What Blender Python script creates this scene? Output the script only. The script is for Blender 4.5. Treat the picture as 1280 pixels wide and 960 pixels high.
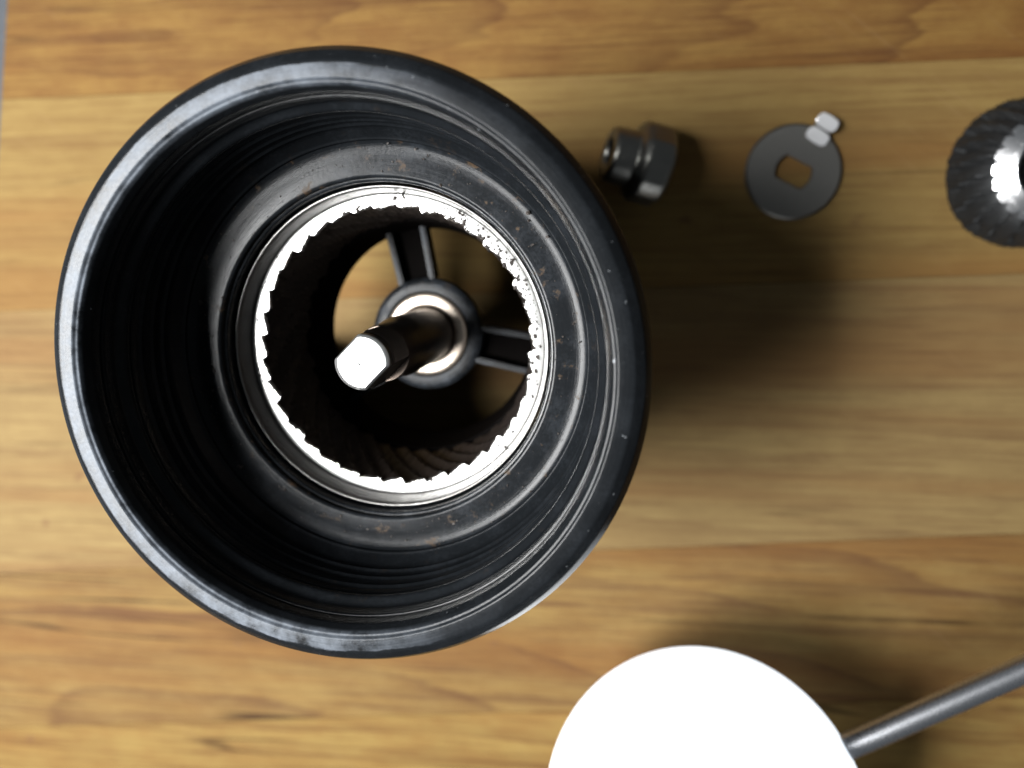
import bpy, bmesh, math, random
from mathutils import Vector, Matrix, noise
R_ = math.radians
MM = 0.001                      # everything below is written in millimetres
random.seed(7)
scene = bpy.context.scene
for o in list(bpy.data.objects): bpy.data.objects.remove(o)

# ------------------------------------------------------------------ camera
cam = bpy.data.cameras.new('camera'); camo = bpy.data.objects.new('camera', cam)
scene.collection.objects.link(camo); scene.camera = camo
rot = Matrix(((0.9904671, -0.0112646, 0.1372880), (-0.0112646, 0.9866891, 0.1622274), (-0.1372880, -0.1622274, 0.9771562)))
camo.matrix_world = Matrix.Translation((30.25*MM, 12.45*MM, 150*MM)) @ rot.to_4x4()
cam.sensor_width = 36; cam.lens = 36*1005/1280
cam.clip_start = 0.002; cam.clip_end = 20
cam.dof.use_dof = True; cam.dof.focus_distance = 0.094; cam.dof.aperture_fstop = 14

# ------------------------------------------------------------------ light
world = bpy.data.worlds.new('World'); scene.world = world; world.use_nodes = True
bg = world.node_tree.nodes['Background']; bg.inputs[0].default_value = (0.86, 0.94, 1.0, 1); bg.inputs[1].default_value = 0.125
def area(name, loc, target, sx, sy, power, col, spread=180):
    l = bpy.data.lights.new(name, 'AREA'); l.shape = 'RECTANGLE'; l.size = sx; l.size_y = sy
    l.energy = power; l.color = col; l.spread = R_(spread)
    o = bpy.data.objects.new(name, l); scene.collection.objects.link(o)
    o.location = loc; o.rotation_euler = (Vector(target)-Vector(loc)).to_track_quat('-Z', 'Y').to_euler()
    return o
area('window_light', (-0.285, -0.042, 0.45), (-0.085, -0.03, 0.0), 0.27, 0.23, 2.8, (0.98, 0.985, 0.98), 62)
scene.view_settings.view_transform = 'Standard'; scene.view_settings.look = 'None'
scene.view_settings.exposure = 0; scene.view_settings.gamma = 1
scene.cycles.max_bounces = 8

# ------------------------------------------------------------------ node helper
class N:
    def __init__(s, name):
        s.m = bpy.data.materials.new(name); s.m.use_nodes = True
        s.t = s.m.node_tree; s.t.nodes.clear()
        s.out = s.t.nodes.new('ShaderNodeOutputMaterial')
        s.b = s.t.nodes.new('ShaderNodeBsdfPrincipled'); s.t.links.new(s.b.outputs[0], s.out.inputs[0])
        s.co = s.t.nodes.new('ShaderNodeTexCoord').outputs['Object']
        s.p = s.vm('MULTIPLY', s.co, (1000, 1000, 1000))        # object coordinates in mm
    def put(s, sock, v):
        if isinstance(v, bpy.types.NodeSocket): s.t.links.new(v, sock)
        elif isinstance(v, (tuple, list)) and sock.type == 'RGBA': sock.default_value = (*v[:3], 1)
        else: sock.default_value = v
    def vm(s, op, a, b):
        n = s.t.nodes.new('ShaderNodeVectorMath'); n.operation = op; s.put(n.inputs[0], a); s.put(n.inputs[1], b); return n.outputs[0]
    def ma(s, op, a, b=0.0, c=0.0, clamp=False):
        n = s.t.nodes.new('ShaderNodeMath'); n.operation = op; n.use_clamp = clamp
        for i, v in enumerate((a, b, c)): s.put(n.inputs[i], v)
        return n.outputs[0]
    def xyz(s, v):
        n = s.t.nodes.new('ShaderNodeSeparateXYZ'); s.put(n.inputs[0], v); return n.outputs
    def comb(s, x, y, z):
        n = s.t.nodes.new('ShaderNodeCombineXYZ'); s.put(n.inputs[0], x); s.put(n.inputs[1], y); s.put(n.inputs[2], z); return n.outputs[0]
    def noise(s, v, scale=1.0, detail=4, rough=0.55, dist=0.0):
        n = s.t.nodes.new('ShaderNodeTexNoise'); s.put(n.inputs['Vector'], v)
        n.inputs['Scale'].default_value = scale; n.inputs['Detail'].default_value = detail
        n.inputs['Roughness'].default_value = rough; n.inputs['Distortion'].default_value = dist
        return n.outputs[0]
    def vor(s, v, scale=1.0, feature='F1'):
        n = s.t.nodes.new('ShaderNodeTexVoronoi'); n.feature = feature; s.put(n.inputs['Vector'], v); n.inputs['Scale'].default_value = scale
        return n.outputs['Distance']
    def ramp(s, f, stops):
        n = s.t.nodes.new('ShaderNodeValToRGB'); s.put(n.inputs[0], f); e = n.color_ramp.elements
        while len(e) < len(stops): e.new(0.5)
        for q, (pos, c) in zip(e, stops):
            q.position = pos; q.color = (c, c, c, 1) if not isinstance(c, tuple) else (*c, 1)
        return n.outputs[0]
    def sm(s, f, a, b):
        n = s.t.nodes.new('ShaderNodeMapRange'); n.interpolation_type = 'SMOOTHSTEP'
        s.put(n.inputs[0], f); n.inputs[1].default_value = a; n.inputs[2].default_value = b; return n.outputs[0]
    def mix(s, f, a, b):
        n = s.t.nodes.new('ShaderNodeMix'); n.data_type = 'RGBA'; s.put(n.inputs[0], f); s.put(n.inputs[6], a); s.put(n.inputs[7], b); return n.outputs[2]
    def mixf(s, f, a, b):
        n = s.t.nodes.new('ShaderNodeMix'); n.data_type = 'FLOAT'; s.put(n.inputs[0], f); s.put(n.inputs[2], a); s.put(n.inputs[3], b); return n.outputs[0]
    def bump(s, h, dist, strength=1.0):
        n = s.t.nodes.new('ShaderNodeBump'); s.put(n.inputs['Height'], h); n.inputs['Distance'].default_value = dist; n.inputs['Strength'].default_value = strength
        s.t.links.new(n.outputs[0], s.b.inputs['Normal'])
    def set(s, **k):
        for a, v in k.items(): s.put(s.b.inputs[a.replace('_', ' ')], v)
        return s.m
    def polar(s):
        x, y, z = s.xyz(s.p)
        r = s.ma('SQRT', s.ma('ADD', s.ma('MULTIPLY', x, x), s.ma('MULTIPLY', y, y)))
        return r, s.ma('ARCTAN2', y, x), z

# ------------------------------------------------------------------ materials
def wood(name, light, mid, dark, cx, cy, sx, freq, contrast, seed, crack=0.5):
    n = N(name)
    x, y, z = n.xyz(n.p)
    base = n.comb(n.ma('ADD', x, seed*37.0), n.ma('ADD', y, seed*11.0), n.ma('ADD', z, seed*5.0))
    warp = n.noise(n.vm('MULTIPLY', base, (0.007, 0.03, 0.03)), 1.0, 2, 0.5)
    warp2 = n.noise(n.vm('MULTIPLY', base, (0.035, 0.20, 0.1)), 1.0, 3, 0.6)
    dx = n.ma('MULTIPLY', n.ma('SUBTRACT', x, cx), sx); dy = n.ma('SUBTRACT', y, cy)
    rr = n.ma('SQRT', n.ma('ADD', n.ma('MULTIPLY', dx, dx), n.ma('MULTIPLY', dy, dy)))
    rr = n.ma('ADD', rr, n.ma('MULTIPLY', warp, 18.0)); rr = n.ma('ADD', rr, n.ma('MULTIPLY', warp2, 4.0))
    ph = n.ma('FRACT', n.ma('MULTIPLY', rr, freq))
    ring = n.ramp(ph, [(0.0, 0.02), (0.5, 0.14), (0.84, 0.5), (0.95, 1.0), (1.0, 0.02)])
    amp = n.sm(n.noise(n.vm('MULTIPLY', base, (0.02, 0.08, 0.1)), 1.0, 2), 0.32, 0.66)
    ring = n.ma('MULTIPLY', ring, n.ma('ADD', n.ma('MULTIPLY', amp, 0.85), 0.15))
    fib = n.noise(n.vm('MULTIPLY', base, (0.055, 1.5, 0.8)), 1.0, 5, 0.66)
    strk = n.noise(n.vm('MULTIPLY', base, (0.012, 0.42, 0.2)), 1.0, 4, 0.6)
    blot = n.noise(n.vm('MULTIPLY', base, (0.09, 0.16, 0.1)), 1.0, 6, 0.7)
    band = n.noise(n.vm('MULTIPLY', base, (0.005, 0.085, 0.05)), 1.0, 3, 0.55)
    c = n.mix(n.sm(blot, 0.30, 0.70), light, mid)
    c = n.mix(n.ma('MULTIPLY', n.sm(band, 0.46, 0.66), 0.55), c, tuple(q*k for q, k in zip(mid, (0.86, 0.62, 0.55))))
    c = n.mix(n.ma('MULTIPLY', ring, contrast*0.8), c, dark)
    c = n.mix(n.ma('MULTIPLY', n.sm(strk, 0.50, 0.68), 0.50*contrast+0.1), c, dark)
    c = n.mix(n.ma('MULTIPLY', n.sm(fib, 0.46, 0.70), 0.5), c, dark)
    # dried-out cracks: thin long lines along the grain
    ck = n.noise(n.vm('MULTIPLY', base, (0.0045, 0.13, 0.1)), 1.0, 2, 0.45)
    ckm = n.ma('SUBTRACT', 1.0, n.sm(n.ma('ABSOLUTE', n.ma('SUBTRACT', ck, 0.44)), 0.002, 0.012))
    ckm = n.ma('MULTIPLY', ckm, n.ma('MULTIPLY', n.sm(n.noise(n.vm('MULTIPLY', base, (0.03, 0.05, 0.05)), 1.0, 3), 0.40, 0.60), crack*0.8), clamp=True)
    c = n.mix(ckm, c, tuple(q*0.35 for q in dark))
    # handling wear: dull dark pits, cross scratches, yellow stain patches
    pit = n.vor(n.vm('ADD', n.vm('MULTIPLY', base, (0.055, 0.07, 0.06)), n.vm('MULTIPLY', n.comb(warp2, warp2, warp2), (0.5, 0.5, 0.5))), 1.0)
    pitm = n.ma('MULTIPLY', n.ma('SUBTRACT', 1.0, n.sm(pit, 0.03, 0.09)), 0.55)
    c = n.mix(pitm, c, (0.06, 0.03, 0.015))
    rotx = n.ma('ADD', n.ma('MULTIPLY', x, 0.64), n.ma('MULTIPLY', y, 0.77)); roty = n.ma('SUBTRACT', n.ma('MULTIPLY', y, 0.64), n.ma('MULTIPLY', x, 0.77))
    scr = n.noise(n.comb(n.ma('MULTIPLY', rotx, 1.3), n.ma('MULTIPLY', roty, 0.06), seed), 1.0, 3, 0.6)
    scm = n.sm(scr, 0.60, 0.72)
    c = n.mix(n.ma('MULTIPLY', scm, 0.10), c, (0.14, 0.09, 0.045))
    n.bump(fib, 0.00015, 0.5)
    return n.set(Base_Color=c, Roughness=n.mixf(fib, 0.62, 0.8), Specular_IOR_Level=0.06)

def black_plastic(name, dust=0.25, rough=(0.16, 0.34), brown=0.0, wear=None, spec=0.16):
    n = N(name); r, a, z = n.polar()
    turn = n.noise(n.comb(n.ma('MULTIPLY', r, 5.0), n.ma('MULTIPLY', a, 2.2), n.ma('MULTIPLY', z, 5.0)), 1.0, 4, 0.65)
    cloud = n.noise(n.p, 0.22, 5, 0.6); fine = n.noise(n.p, 2.6, 4, 0.65)
    dm = n.ma('MULTIPLY', n.sm(n.ma('ADD', n.ma('MULTIPLY', cloud, 0.6), n.ma('MULTIPLY', fine, 0.4)), 0.44, 0.66), dust)
    c = n.mix(dm, (0.0045, 0.0052, 0.006), (0.05, 0.057, 0.068))
    sc = n.sm(turn, 0.66, 0.76)
    c = n.mix(n.ma('MULTIPLY', sc, 0.5*min(1, dust*2)), c, (0.09, 0.10, 0.115))
    ro = n.ma('ADD', n.mixf(turn, rough[0], rough[1]), n.ma('MULTIPLY', dm, 0.35))
    if brown:
        bm = n.ma('MULTIPLY', n.sm(n.noise(n.p, 0.42, 6, 0.72), 0.58, 0.68), brown)
        c = n.mix(bm, c, n.mix(fine, (0.012, 0.008, 0.005), (0.055, 0.034, 0.018))); ro = n.ma('ADD', ro, n.ma('MULTIPLY', bm, 0.3))
    if wear:            # scuffed, greyed band between two radii with a ragged outer border
        edge = n.ma('ADD', r, n.ma('MULTIPLY', n.ma('SUBTRACT', n.noise(n.comb(n.ma('MULTIPLY', a, 9.0), r, 0.0), 1.0, 5, 0.7), 0.5), 1.1))
        wm = n.ma('MULTIPLY', n.ma('SUBTRACT', 1.0, n.sm(edge, wear-0.10, wear+0.10)), n.ma('SUBTRACT', n.ma('MULTIPLY', n.noise(n.p, 0.35, 5, 0.65), 3.2), 1.0), clamp=True)
        wm = n.ma('MULTIPLY', wm, n.ma('ADD', 0.5, n.ma('MULTIPLY', turn, 0.9)), clamp=True)
        wm = n.ma('MULTIPLY', wm, n.sm(z, 69.0, 69.5))
        wm = n.ma('MULTIPLY', wm, n.ma('SUBTRACT', 1.0, n.sm(n.xyz(n.p)[0], -8.0, 16.0)))
        chip = n.ma('MULTIPLY', n.sm(n.noise(n.p, 1.1, 4, 0.6), 0.70, 0.73), n.sm(z, 67.6, 68.4))
        c = n.mix(chip, c, (0.16, 0.17, 0.18)); c = n.mix(wm, c, (0.075, 0.085, 0.10)); ro = n.mixf(wm, ro, n.mixf(fine, 0.22, 0.58))
    n.bump(n.ma('ADD', n.ma('MULTIPLY', turn, 0.6), n.ma('MULTIPLY', fine, 0.5)), 0.00004, 0.6)
    return n.set(Base_Color=c, Roughness=ro, Specular_IOR_Level=spec)

def steel(name, col, rough, grime=0.0, gcol=(0.03, 0.018, 0.01), metallic=1.0, gscale=0.8, turn=True):
    n = N(name); r, a, z = n.polar()
    v = n.comb(n.ma('MULTIPLY', r, 9.0), n.ma('MULTIPLY', a, 1.5), n.ma('MULTIPLY', z, 9.0)) if turn else n.vm('MULTIPLY', n.p, (3, 3, 3))
    t = n.noise(v, 1.0, 3, 0.6)
    fine = n.noise(n.p, gscale, 6, 0.75)
    gm = n.ma('MULTIPLY', n.sm(fine, 0.60, 0.66), grime, clamp=True)
    c = n.mix(n.ma('MULTIPLY', t, 0.35), col, tuple(q*0.6 for q in col)); c = n.mix(gm, c, gcol)
    n.bump(n.ma('ADD', n.ma('MULTIPLY', t, 0.5), n.ma('MULTIPLY', gm, 0.8)), 0.00004, 0.5)
    return n.set(Base_Color=c, Roughness=n.ma('ADD', n.mixf(t, rough*0.8, rough*1.25), n.ma('MULTIPLY', gm, 0.4)), Metallic=n.ma('MULTIPLY', n.ma('SUBTRACT', 1.0, gm), metallic))

M = {}
M['shell'] = black_plastic('black_moulded_shell', 0.18, (0.14, 0.30))
M['rim'] = black_plastic('black_rim_scuffed', 0.07, (0.16, 0.30), wear=31.1, spec=0.10)
M['wall'] = black_plastic('black_hopper_wall', 0.07, (0.14, 0.28), brown=0.12, spec=0.10)
M['shelf'] = black_plastic('black_hopper_floor', 0.12, (0.15, 0.26), brown=0.9, spec=0.08)
M['spider'] = black_plastic('black_spider_casting', 0.6, (0.25, 0.45), brown=0.3)
n = N('recess_shade_black'); M['recess_shade'] = n.set(Base_Color=n.mix(n.noise(n.p, 0.8, 5, 0.7), (0.0006, 0.0005, 0.0005), (0.0016, 0.0011, 0.0009)), Roughness=0.75, Specular_IOR_Level=0.02)  # shade of the deep chamber is put into this near-black colour
M['ringface'] = steel('bright_ground_steel', (0.54, 0.54, 0.53), 0.34, 1.0, gscale=1.4)
M['collar'] = steel('polished_collar_steel', (0.17, 0.165, 0.16), 0.36, 0.5)
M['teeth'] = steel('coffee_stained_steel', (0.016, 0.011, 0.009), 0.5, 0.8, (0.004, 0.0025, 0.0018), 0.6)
M['shaft'] = steel('dark_oiled_steel', (0.075, 0.060, 0.050), 0.34, 0.35)
M['tip'] = steel('bright_shaft_end', (0.72, 0.72, 0.71), 0.36, 0.35, gscale=1.5)
M['bush'] = steel('sintered_bronze', (0.50, 0.43, 0.36), 0.42, 0.7, gscale=1.3)
M['washer'] = steel('dull_washer_steel', (0.12, 0.117, 0.11), 0.44, 0.3, turn=False)
M['bright'] = steel('bright_bent_tab', (0.60, 0.60, 0.61), 0.32, 0.0, turn=False)
M['nut'] = steel('grimy_nut_steel', (0.17, 0.168, 0.155), 0.34, 0.45, (0.02, 0.018, 0.014), turn=False)
M['cone'] = steel('grimy_cone_steel', (0.026, 0.027, 0.028), 0.55, 0.6, (0.012, 0.012, 0.01), 0.8)
M['conetop'] = steel('bright_cone_teeth', (0.70, 0.70, 0.71), 0.24, 0.25, gscale=1.1)
M['rod'] = steel('chrome_rod', (0.55, 0.56, 0.59), 0.27, 0.0, turn=False)
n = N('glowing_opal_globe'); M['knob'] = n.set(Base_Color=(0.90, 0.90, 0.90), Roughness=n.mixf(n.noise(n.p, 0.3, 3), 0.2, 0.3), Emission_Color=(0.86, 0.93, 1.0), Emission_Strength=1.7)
n = N('coffee_grounds'); M['coffee'] = n.set(Base_Color=n.mix(n.noise(n.p, 1.5, 2), (0.003, 0.002, 0.0015), (0.016, 0.009, 0.005)), Roughness=0.7)
n = N('grey_tabletop'); M['table'] = n.set(Specular_IOR_Level=0.03, Base_Color=n.mix(n.noise(n.p, 0.6, 5, 0.7), (0.028, 0.031, 0.035), (0.05, 0.053, 0.058)), Roughness=0.5)

# ------------------------------------------------------------------ mesh helpers
def link(o, parent=None):
    scene.collection.objects.link(o)
    if parent: o.parent = parent
    return o
def mesh_obj(name, bm, mat, parent=None, smooth=40):
    bmesh.ops.recalc_face_normals(bm, faces=bm.faces)
    me = bpy.data.meshes.new(name); bm.to_mesh(me); bm.free(); me.materials.append(mat)
    if smooth:
        for p in me.polygons: p.use_smooth = True
        me.set_sharp_from_angle(angle=R_(smooth))
    return link(bpy.data.objects.new(name, me), parent)
def empty(name, loc, label, cat, group=None):
    o = bpy.data.objects.new(name, None); o.empty_display_size = 0.01; o.location = [c*MM for c in loc]
    o['label'] = label; o['category'] = cat
    if group: o['group'] = group
    return link(o)
def lathe(prof, seg=160, closed=True, a0=0.0, a1=2*math.pi, rf=None):
    """revolve a (r, z) profile in mm; rf(r, z, angle) may change the radius"""
    bm = bmesh.new(); full = abs(a1-a0-2*math.pi) < 1e-6
    na = seg if full else seg+1; rows = []
    for r, z in prof:
        row = []
        for i in range(na):
            a = a0+(a1-a0)*i/seg; q = rf(r, z, a) if rf else r
            row.append(bm.verts.new((q*math.cos(a)*MM, q*math.sin(a)*MM, z*MM)))
        rows.append(row)
    k = len(rows); last = k if closed else k-1
    for j in range(last):
        A, B = rows[j], rows[(j+1) % k]
        for i in range(seg):
            i2 = (i+1) % na
            bm.faces.new((A[i], A[i2], B[i2], B[i]))
    if not full and closed:
        bm.faces.new([r[0] for r in rows]); bm.faces.new([r[-1] for r in rows][::-1])
    return bm
def fillet(pts, n=3, rad=0.35):
    """round every corner of an open/closed polyline a little"""
    out = []; k = len(pts)
    for i, p in enumerate(pts):
        a = Vector(pts[i-1]); b = Vector(p); c = Vector(pts[(i+1) % k])
        la = (a-b).length; lc = (c-b).length; d = min(rad, la*0.45, lc*0.45)
        p0 = b+(a-b).normalized()*d; p2 = b+(c-b).normalized()*d
        for j in range(n+1):
            t = j/n; out.append(tuple(p0.lerp(b, t).lerp(b.lerp(p2, t), t)))
    return out
def prism(poly, z0, z1, bev=0.0):
    """extrude a plan outline (mm)"""
    bm = bmesh.new()
    lo = [bm.verts.new((x*MM, y*MM, z0*MM)) for x, y in poly]; hi = [bm.verts.new((x*MM, y*MM, z1*MM)) for x, y in poly]
    bm.faces.new(lo[::-1]); bm.faces.new(hi)
    for i in range(len(poly)):
        j = (i+1) % len(poly); bm.faces.new((lo[i], lo[j], hi[j], hi[i]))
    if bev: bmesh.ops.bevel(bm, geom=list(bm.edges), offset=bev*MM, segments=2, affect='EDGES', clamp_overlap=True)
    return bm
def place(bm, loc=(0, 0, 0), m=None):
    mat = Matrix.Translation([c*MM for c in loc]) @ (m.to_4x4() if m else Matrix())
    bmesh.ops.transform(bm, matrix=mat, verts=bm.verts); return bm

# ------------------------------------------------------------------ the setting: tabletop, board of glued staves
bm = prism([(-600, -600), (600, -600), (600, 600), (-600, 600)], -40, -22)
t = mesh_obj('tabletop', bm, M['table'], smooth=0); t['kind'] = 'structure'; t['label'] = 'grey tabletop showing past the board edge'

board = empty('cutting_board', (0, 0, -22), 'worn wooden cutting board of glued staves under the grinder and loose parts', 'cutting board')
def edge_x(y): return -88.3+(y-60.8)*0.196
seams = [(150, -0.01), (112, -0.01), (78, -0.005), (43.2, 0.0), (4.6, 0.032), (-47.2, 0.083), (-81.5, 0.105), (-118, 0.11), (-160, 0.11)]
LT = (0.1080, 0.0670, 0.0210)
tones = [
    (LT, (0.0864, 0.0485, 0.0146), (0.0396, 0.0191, 0.0063), 0, 300, 0.1, 0.10, 0.6),
    (LT, (0.0864, 0.0485, 0.0146), (0.0396, 0.0191, 0.0063), 0, 300, 0.1, 0.10, 0.6),
    ((0.1044, 0.0596, 0.0163), (0.0801, 0.0398, 0.0110), (0.0378, 0.0147, 0.0054), -66, 54, 0.17, 0.17, 0.80),
    ((0.1159, 0.0772, 0.0262), (0.1010, 0.0639, 0.0211), (0.0593, 0.0297, 0.0104), 60, -120, 0.05, 0.06, 0.45),
    ((0.1151, 0.0801, 0.0328), (0.0983, 0.0656, 0.0269), (0.0543, 0.0284, 0.0127), 20, -200, 0.05, 0.07, 0.50),
    ((0.1080, 0.0697, 0.0239), (0.0882, 0.0514, 0.0166), (0.0378, 0.0168, 0.0084), -60, -90, 0.22, 0.11, 0.80),
    ((0.1206, 0.0810, 0.0256), (0.1044, 0.0618, 0.0188), (0.0486, 0.0213, 0.0076), 0, 140, 0.06, 0.13, 0.85),
    (LT, (0.0945, 0.0523, 0.0174), (0.0396, 0.0191, 0.0063), 0, 300, 0.1, 0.10, 0.7)]
for i in range(len(seams)-1):
    (ya, sa), (yb, sb) = seams[i], seams[i+1]; g = 0.03; xr = 190
    def corner(y0, s, d):
        x = -90.0
        for _ in range(4): x = edge_x(y0+s*x)
        return (x, y0+s*x+d)
    poly = [corner(yb, sb, g), (xr, yb+sb*xr+g), (xr, ya+sa*xr-g), corner(ya, sa, -g)]
    bm = prism(poly, 0.0, 22.0, 0.08)
    lt, md, dk, cx, cy, sx, fr, ct = tones[i]
    mesh_obj('stave', bm, wood('board_wood_%d' % i, lt, md, dk, cx, cy, sx, fr, ct, i+1.3, 1.0 if i in (6, 5) else 0.35), board, smooth=30)

# ------------------------------------------------------------------ grinder body
gr = empty('coffee_grinder', (0, 0, 0), 'black round coffee grinder body seen down its open hopper with toothed steel ring', 'coffee grinder')
# one moulding: outside wall, underside, chamber bore, seat of the ring
prof = fillet([(31.9, 66.6), (31.7, 45), (31.2, 31), (21.2, 31), (21.2, 51.6), (27.2, 51.4), (29.6, 51.4), (30.2, 66.6)], 3, 0.4)
shell = mesh_obj('body_shell', lathe(prof, 192), M['shell'], gr)
mesh_obj('chamber_floor', lathe(fillet([(20.8, 25), (16.2, 25), (16.2, 26.2), (17.0, 33.2), (20.8, 33.2)], 3, 0.4), 128), M['recess_shade'], shell)
# rim: dark rounded outside, scuffed flat top, stepped inner chamfer
prof = fillet([(33.25, 66.9), (33.2, 67.9), (32.45, 69.15), (31.45, 69.95), (31.2, 70.0), (29.7, 70.0), (29.5, 69.72), (29.25, 69.68), (29.05, 69.2), (28.7, 68.3), (28.6, 66.7), (32.2, 66.7)], 3, 0.2)
rim = mesh_obj('rim', lathe(prof, 256), M['rim'], shell)
# inside wall with thread-like ridges
w = [(28.5, 66.5)]
for zz, rr in ((65.6, 28.5), (64.3, 28.4), (63.7, 27.6), (62.9, 27.5), (62.4, 27.75), (60.9, 27.75), (60.5, 27.35), (60.1, 27.7), (58.6, 27.6), (58.25, 27.25), (57.9, 27.55), (56.6, 27.45), (56.3, 27.05), (55.9, 27.35), (54.9, 27.1), (54.2, 26.6)): w.append((rr, zz))
w += [(26.2, 53.6), (25.9, 53.5), (25.9, 51.7), (29.4, 51.7), (29.9, 66.5)]
wall = mesh_obj('hopper_wall', lathe(fillet(w, 2, 0.3), 192), M['wall'], shell)
# floor of the hopper: a shallow dished ring, its lip falling into the gap round the steel
f = [(26.4, 53.8), (26.15, 53.15), (25.7, 52.78), (25.0, 52.57), (24.2, 52.5), (22.0, 52.5), (21.75, 52.42), (21.6, 52.2), (21.55, 51.75), (26.1, 51.75)]
shelf = mesh_obj('hopper_floor', lathe(fillet(f, 3, 0.3), 192), M['shelf'], shell)
# skirt that stands on the board, unseen, with one gap shaped to let light onto the wood inside
mesh_obj('unseen_skirt', lathe(fillet([(31.0, 30.9), (31.0, 0.0), (28.6, 0.0), (28.6, 30.9)], 2, 0.4), 120, True, R_(187), R_(360+139)), M['shell'], shell)

# ------------------------------------------------------------------ toothed steel ring
NT = 37
tooth_d = [random.uniform(-0.34, 0.30) for _ in range(NT)]; tooth_p = [random.uniform(-0.18, 0.18) for _ in range(NT)]
def tooth_r(a, depth):
    """saw-tooth bore radius at angle a, depth below the face in mm"""
    ph = (a/(2*math.pi)*NT + depth*0.22) % NT; k = int(ph) % NT; t = ph-int(ph)
    t = min(1, max(0, t+tooth_p[k]*t*(1-t)*2))
    ramp = t/0.88 if t < 0.88 else (1-t)/0.12
    q = 18.75-(0.78+tooth_d[k])*ramp**0.85
    q += 0.16*noise.noise((a*38, depth*0.8, 3.0))+0.10*noise.noise((a*110, depth, 9.0))
    return q-0.075*depth
SEG = NT*14
def frf(u, z, a):
    if u <= 1.0:
        i = tooth_r(a, max(0, 47.7-z)); return i+(19.95-i)*u
    return u
ring = mesh_obj('burr_ring', lathe([(0.0, 47.2), (0.0, 47.52), (0.05, 47.7), (0.35, 47.72), (0.75, 47.72), (1.0, 47.66), (19.97, 47.2)], SEG, True, rf=frf), M['ringface'], gr, 35)
ring.location.z = -0.9*MM
mesh_obj('collar', lathe(fillet([(20.05, 47.45), (20.45, 49.9), (20.6, 50.75), (20.85, 50.8), (20.9, 50.5), (20.9, 33.4), (20.05, 33.4)], 2, 0.15), 192), M['collar'], ring)
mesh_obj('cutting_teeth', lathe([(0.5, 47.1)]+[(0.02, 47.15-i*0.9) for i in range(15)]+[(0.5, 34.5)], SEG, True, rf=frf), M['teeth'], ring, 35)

# ------------------------------------------------------------------ spider, bearing and shaft
hub = mesh_obj('hub', lathe(fillet([(8.66, 26), (8.66, 28.4), (8.0, 29.0), (6.55, 29.1), (6.5, 28.6), (5.0, 28.6), (5.0, 26)], 3, 0.3), 96), M['spider'], gr)
mesh_obj('bushing', lathe(fillet([(6.4, 27), (6.4, 28.95), (5.9, 29.25), (4.6, 29.25), (4.3, 28.9), (4.3, 27)], 2, 0.2), 96), M['bush'], hub)
for deg in (101, -11, 210):
    m = Matrix.Rotation(R_(deg), 3, 'Z')
    arm = mesh_obj('arm', place(prism([(8.2, -2.9), (17.2, -3.1), (17.2, 3.1), (8.2, 2.9)], 24.5, 26.3, 0.2), m=m), M['recess_shade'], hub)
    for s in (-1, 1):
        mesh_obj('rib', place(prism([(7.9, s*2.45-0.42), (17.1, s*2.75-0.42), (17.1, s*2.75+0.42), (7.9, s*2.45+0.42)], 25.9, 28.5, 0.22), m=m), M['spider'], arm)

FA = R_(135)                # direction the two flats face
def shaft_bm(prof, flat=None, seg=96):
    bm = bmesh.new(); rows = []
    for r, z in prof:
        row = []
        for i in range(seg):
            a = 2*math.pi*i/seg; x, y = r*math.cos(a), r*math.sin(a)
            if flat:
                d = x*math.cos(FA)+y*math.sin(FA); lim = min(flat, r*0.78)
                if abs(d) > lim:
                    k = (abs(d)-lim)*(1 if d > 0 else -1); x -= k*math.cos(FA); y -= k*math.sin(FA)
            row.append(bm.verts.new((x*MM, y*MM, z*MM)))
        rows.append(row)
    for A, B in zip(rows, rows[1:]):
        for i in range(seg): bm.faces.new((A[i], A[(i+1) % seg], B[(i+1) % seg], B[i]))
    bm.faces.new(rows[0]); bm.faces.new(rows[-1])
    return bm
lower = [(4.1, 22.0), (4.1, 47.0), (3.66, 50.0), (3.6, 54.7), (3.5, 55.0)]
sh = mesh_obj('drive_shaft', shaft_bm(lower), M['shaft'], gr, 35); sh.location = (0.2*MM, 0, -2.0*MM)
up = [(3.5, 54.9)]; z = 55.2
while z < 60.6: up += [(3.5, z), (3.36, z+0.22)]; z += 0.45
up += [(3.3, 60.8), (3.1, 61.0), (3.1, 61.6), (3.3, 61.8), (3.3, 62.7)]
upper = mesh_obj('threaded_end', shaft_bm(up, 2.65), M['shaft'], sh, 35)
tipo = mesh_obj('shaft_end_face', shaft_bm([(3.3, 62.72), (3.25, 63.0), (2.98, 63.22), (2.9, 63.14), (2.8, 63.22), (0.42, 63.24), (0.2, 63.02)], 2.65), M['tip'], sh, 25)

# ------------------------------------------------------------------ coffee grounds lying on the ring and hopper floor
bm = bmesh.new()
def crumb(c, s, flatn=0.5):
    m = Matrix.Translation([q*MM for q in c]) @ Matrix.Rotation(random.uniform(0, 6.3), 4, 'Z') @ Matrix.Rotation(random.uniform(-.4, .4), 4, 'X') @ Matrix.Diagonal((s*MM, s*MM*random.uniform(.45, 1), s*MM*flatn, 1))
    r = bmesh.ops.create_icosphere(bm, subdivisions=1, radius=0.5, matrix=m)
    for v in r['verts']: v.co += Vector((random.gauss(0, 1), random.gauss(0, 1), random.gauss(0, .5)))*s*0.11*MM
for k in range(480):
    a = random.uniform(0, 2*math.pi)
    if random.random() < 0.62: a = random.gauss(R_(32), R_(32))
    i = tooth_r(a, 0); u = random.random()**2.2; r = i+0.08+(19.7-i)*u
    crumb((r*math.cos(a), r*math.sin(a), 46.86), min(0.75, 0.13+random.expovariate(1/0.13)), 0.45)
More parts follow.
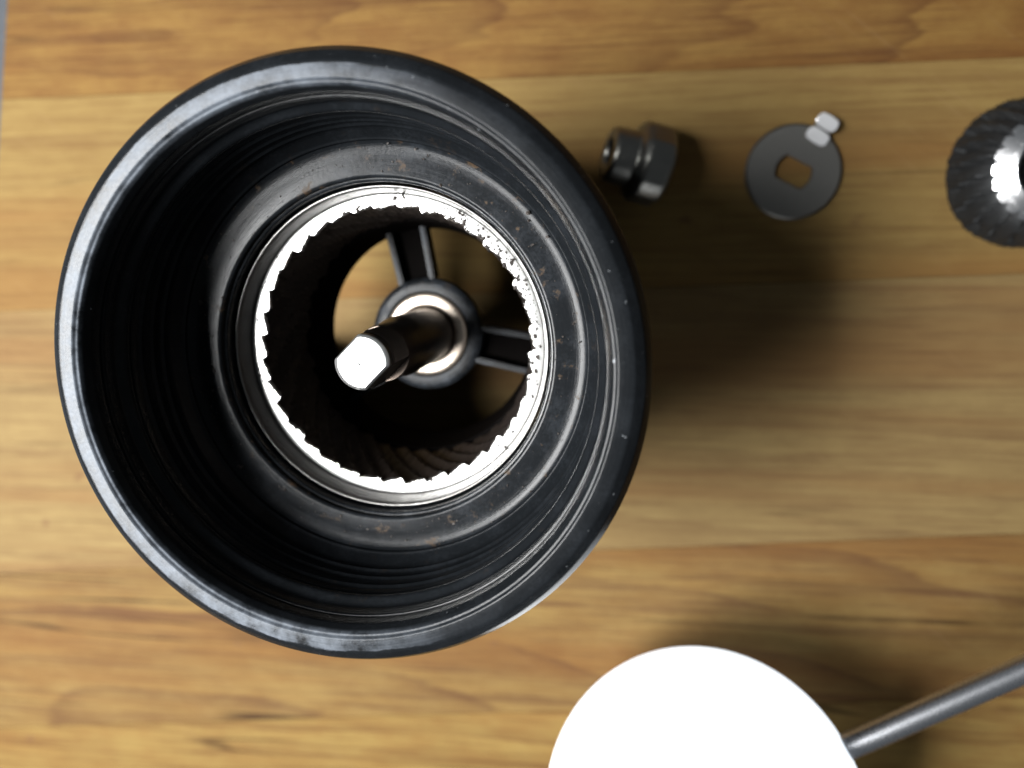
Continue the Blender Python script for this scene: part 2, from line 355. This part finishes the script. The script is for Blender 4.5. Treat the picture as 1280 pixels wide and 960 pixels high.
for k in range(230):
    a = random.uniform(0, 2*math.pi); r = random.uniform(21.9, 25.6)
    crumb((r*math.cos(a), r*math.sin(a), 52.58 if r < 24 else 52.62+(r-24)*0.32), min(0.8, 0.09+random.expovariate(1/0.11)), 0.4)
for k in range(60):
    a = random.uniform(0, 2*math.pi); r = random.uniform(4.8, 8.2)
    crumb((r*math.cos(a), r*math.sin(a), 29.25 if r < 6 else 29.05), random.uniform(0.1, 0.4), 0.4)
g = mesh_obj('coffee_grounds', bm, M['coffee'], smooth=0); g['kind'] = 'stuff'; g['label'] = 'dark coffee crumbs stuck to the steel ring and hopper floor'; g['category'] = 'coffee grounds'

# ------------------------------------------------------------------ adjusting nut lying on the board
nut = empty('adjusting_nut', (32.4, 27.5, 0), 'small dark grimy nut with a bored neck lying beside the grinder', 'nut')
ax = Vector((-0.92, 0.24, 0.30)).normalized(); rotm = Vector((0, 0, 1)).rotation_difference(ax).to_matrix()
def facets(r, z, a):
    if r < 5.2: return r
    hx = 0.965/math.cos((a % (math.pi/3))-math.pi/6)
    return r*min(1.0, hx)
zc = 6.6
fl = fillet([(5.9, -4.6), (6.8, -3.9), (6.8, 0.3), (5.9, 1.2), (4.75, 1.5), (4.6, 5.1), (4.15, 5.7), (2.6, 5.7), (2.15, 5.2), (2.15, -4.6)], 3, 0.55)
mesh_obj('nut_body', place(lathe(fl, 180, rf=facets), (0, 0, zc), rotm), M['nut'], nut, 40)
mesh_obj('threaded_bore', place(lathe([(2.08, 4.9-i*0.2 if i < 40 else -4.0) if i % 2 else (1.9, 4.9-i*0.2) for i in range(40)]+[(2.09, -4.0), (2.09, 4.9)], 48), (0, 0, zc), rotm), M['recess_shade'], nut)

# ------------------------------------------------------------------ washer with the bright bent tab
wsh = empty('tab_washer', (59.05, 25.6, 0), 'flat dark grey steel washer with double-flat hole and bright tab', 'washer')
bm = bmesh.new(); S = 128; wa = R_(62); ro = 8.15
rings = []
for rr, zz in ((ro-0.15, 0.05), (ro, 0.2), (ro, 0.8), (ro-0.42, 1.2)):
    rings.append([bm.verts.new((rr*math.cos(2*math.pi*i/S)*MM, rr*math.sin(2*math.pi*i/S)*MM, zz*MM)) for i in range(S)])
def hole(i, gd=0.0):
    a = 2*math.pi*i/S; x, y = (3.1+gd)*math.cos(a), (3.1+gd)*math.sin(a); d = x*math.cos(wa)+y*math.sin(wa); lim = 2.05+gd
    if abs(d) > lim: k = (abs(d)-lim)*(1 if d > 0 else -1); x -= k*math.cos(wa); y -= k*math.sin(wa)
    return x*MM, y*MM
for zz, gd in ((1.2, 0.15), (1.05, 0), (0.2, 0), (0.05, 0.12)):
    rings.append([bm.verts.new((*hole(i, gd), zz*MM)) for i in range(S)])
for j in range(len(rings)):
    A, B = rings[j], rings[(j+1) % len(rings)]
    for i in range(S): bm.faces.new((A[i], A[(i+1) % S], B[(i+1) % S], B[i]))
mesh_obj('disc', bm, M['washer'], wsh)
ta = R_(58); tm = Matrix.Rotation(ta, 3, 'Z')
def lobe(x, w, l, z0, z1, tilt):
    pts = []
    for i in range(20):
        a = 2*math.pi*i/20; ex = abs(math.cos(a))**0.55*math.copysign(1, math.cos(a)); ey = abs(math.sin(a))**0.55*math.copysign(1, math.sin(a))
        pts.append((ex*l, ey*w))
    b = prism(pts, z0, z1, 0.28)
    place(b, m=Matrix.Rotation(tilt, 3, 'Y')); place(b, (x, 0, 0)); return place(b, m=tm)
mesh_obj('tab_root', place(prism([(7.0, -1.5), (10.2, -1.4), (10.2, 1.4), (7.0, 1.5)], 0.1, 1.75, 0.2), m=tm), M['washer'], wsh)
mesh_obj('tab', lobe(7.36, 1.95, 1.15, 1.5, 2.2, R_(-18)), M['bright'], wsh)
mesh_obj('tab', lobe(9.86, 1.85, 1.18, 2.0, 2.8, R_(-13)), M['bright'], wsh)

# ------------------------------------------------------------------ conical inner burr
cb = empty('cone_burr', (96.3, 24.4, 0), 'dark conical grinding burr with bright serrated top at the right edge', 'burr')
NB = 22
def crf(r, z, a):
    tw = a*NB/1.0+z*0.55
    d = 0.11*max(0, min(1, (z-1.0)/2))
    s = (tw/(2*math.pi)) % 1.0
    return r*(1-d*(1-s))+0.3*noise.noise((a*16, z*0.9, 1.0))+0.15*noise.noise((a*50, z*2.5, 4.0))
cp = [(11.4, 0.0), (12.2, 0.5), (12.3, 1.6), (12.1, 3.0), (11.7, 4.6), (11.1, 6.0), (10.2, 7.4), (9.2, 8.6), (8.4, 9.2), (5.4, 10.2), (4.6, 9.0), (4.0, 5.0), (0.05, 4.6), (0.05, 0.0)]
mesh_obj('cone', lathe(cp, NB*12, rf=crf), M['cone'], cb, 30)
def trf(r, z, a):
    if r < 8: return r
    q = (a*NB/(2*math.pi)) % 1.0
    return r*(0.90+0.10*min(1, 2.2*abs(2*q-1))+0.02*noise.noise((a*9, 0, 0)))
bm = lathe([(8.1, 8.6), (8.5, 9.5), (6.6, 10.45), (5.6, 10.95), (5.2, 10.75), (5.0, 9.6)], NB*12, rf=trf)
for v in bm.verts:
    if abs(v.co.z-9.5*MM) < 1e-6: v.co.z = (9.5+(8.5-v.co.xy.length/MM)*0.5)*MM
mesh_obj('toothed_top', bm, M['conetop'], cb, 30)

# ------------------------------------------------------------------ white glowing globe on a steel rod
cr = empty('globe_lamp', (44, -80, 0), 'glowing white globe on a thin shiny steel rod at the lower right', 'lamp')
kr = 26.0
kp = [(0.001, 0.0)]+[(kr*math.sin(t), kr-kr*math.cos(t)) for t in [math.pi*i/48 for i in range(1, 48)]]+[(0.001, 2*kr)]
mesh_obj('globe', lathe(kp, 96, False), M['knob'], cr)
rd = Vector((0.858, 0.513, 0.0)).normalized()
def rod(a, b, r, seg=40):
    bm = bmesh.new(); d = (Vector(b)-Vector(a)); L = d.length
    p = [(0.01, 0), (r-0.3, 0), (r, 0.3), (r, L-0.3), (r-0.3, L), (0.01, L)]
    bm.free(); bm = lathe(p, seg, False)
    return place(bm, a, Vector((0, 0, 1)).rotation_difference(d).to_matrix())
mesh_obj('rod', rod(rd*24+Vector((0, 0, 26)), rd*108+Vector((0, 0, 26)), 2.0), M['rod'], cr)
c = rd*114
mesh_obj('rod_base', place(lathe(fillet([(9, 0), (9, 33), (3.6, 33), (3.6, 0)], 3, 1.0), 64), (c.x, c.y, 0)), M['rod'], cr)
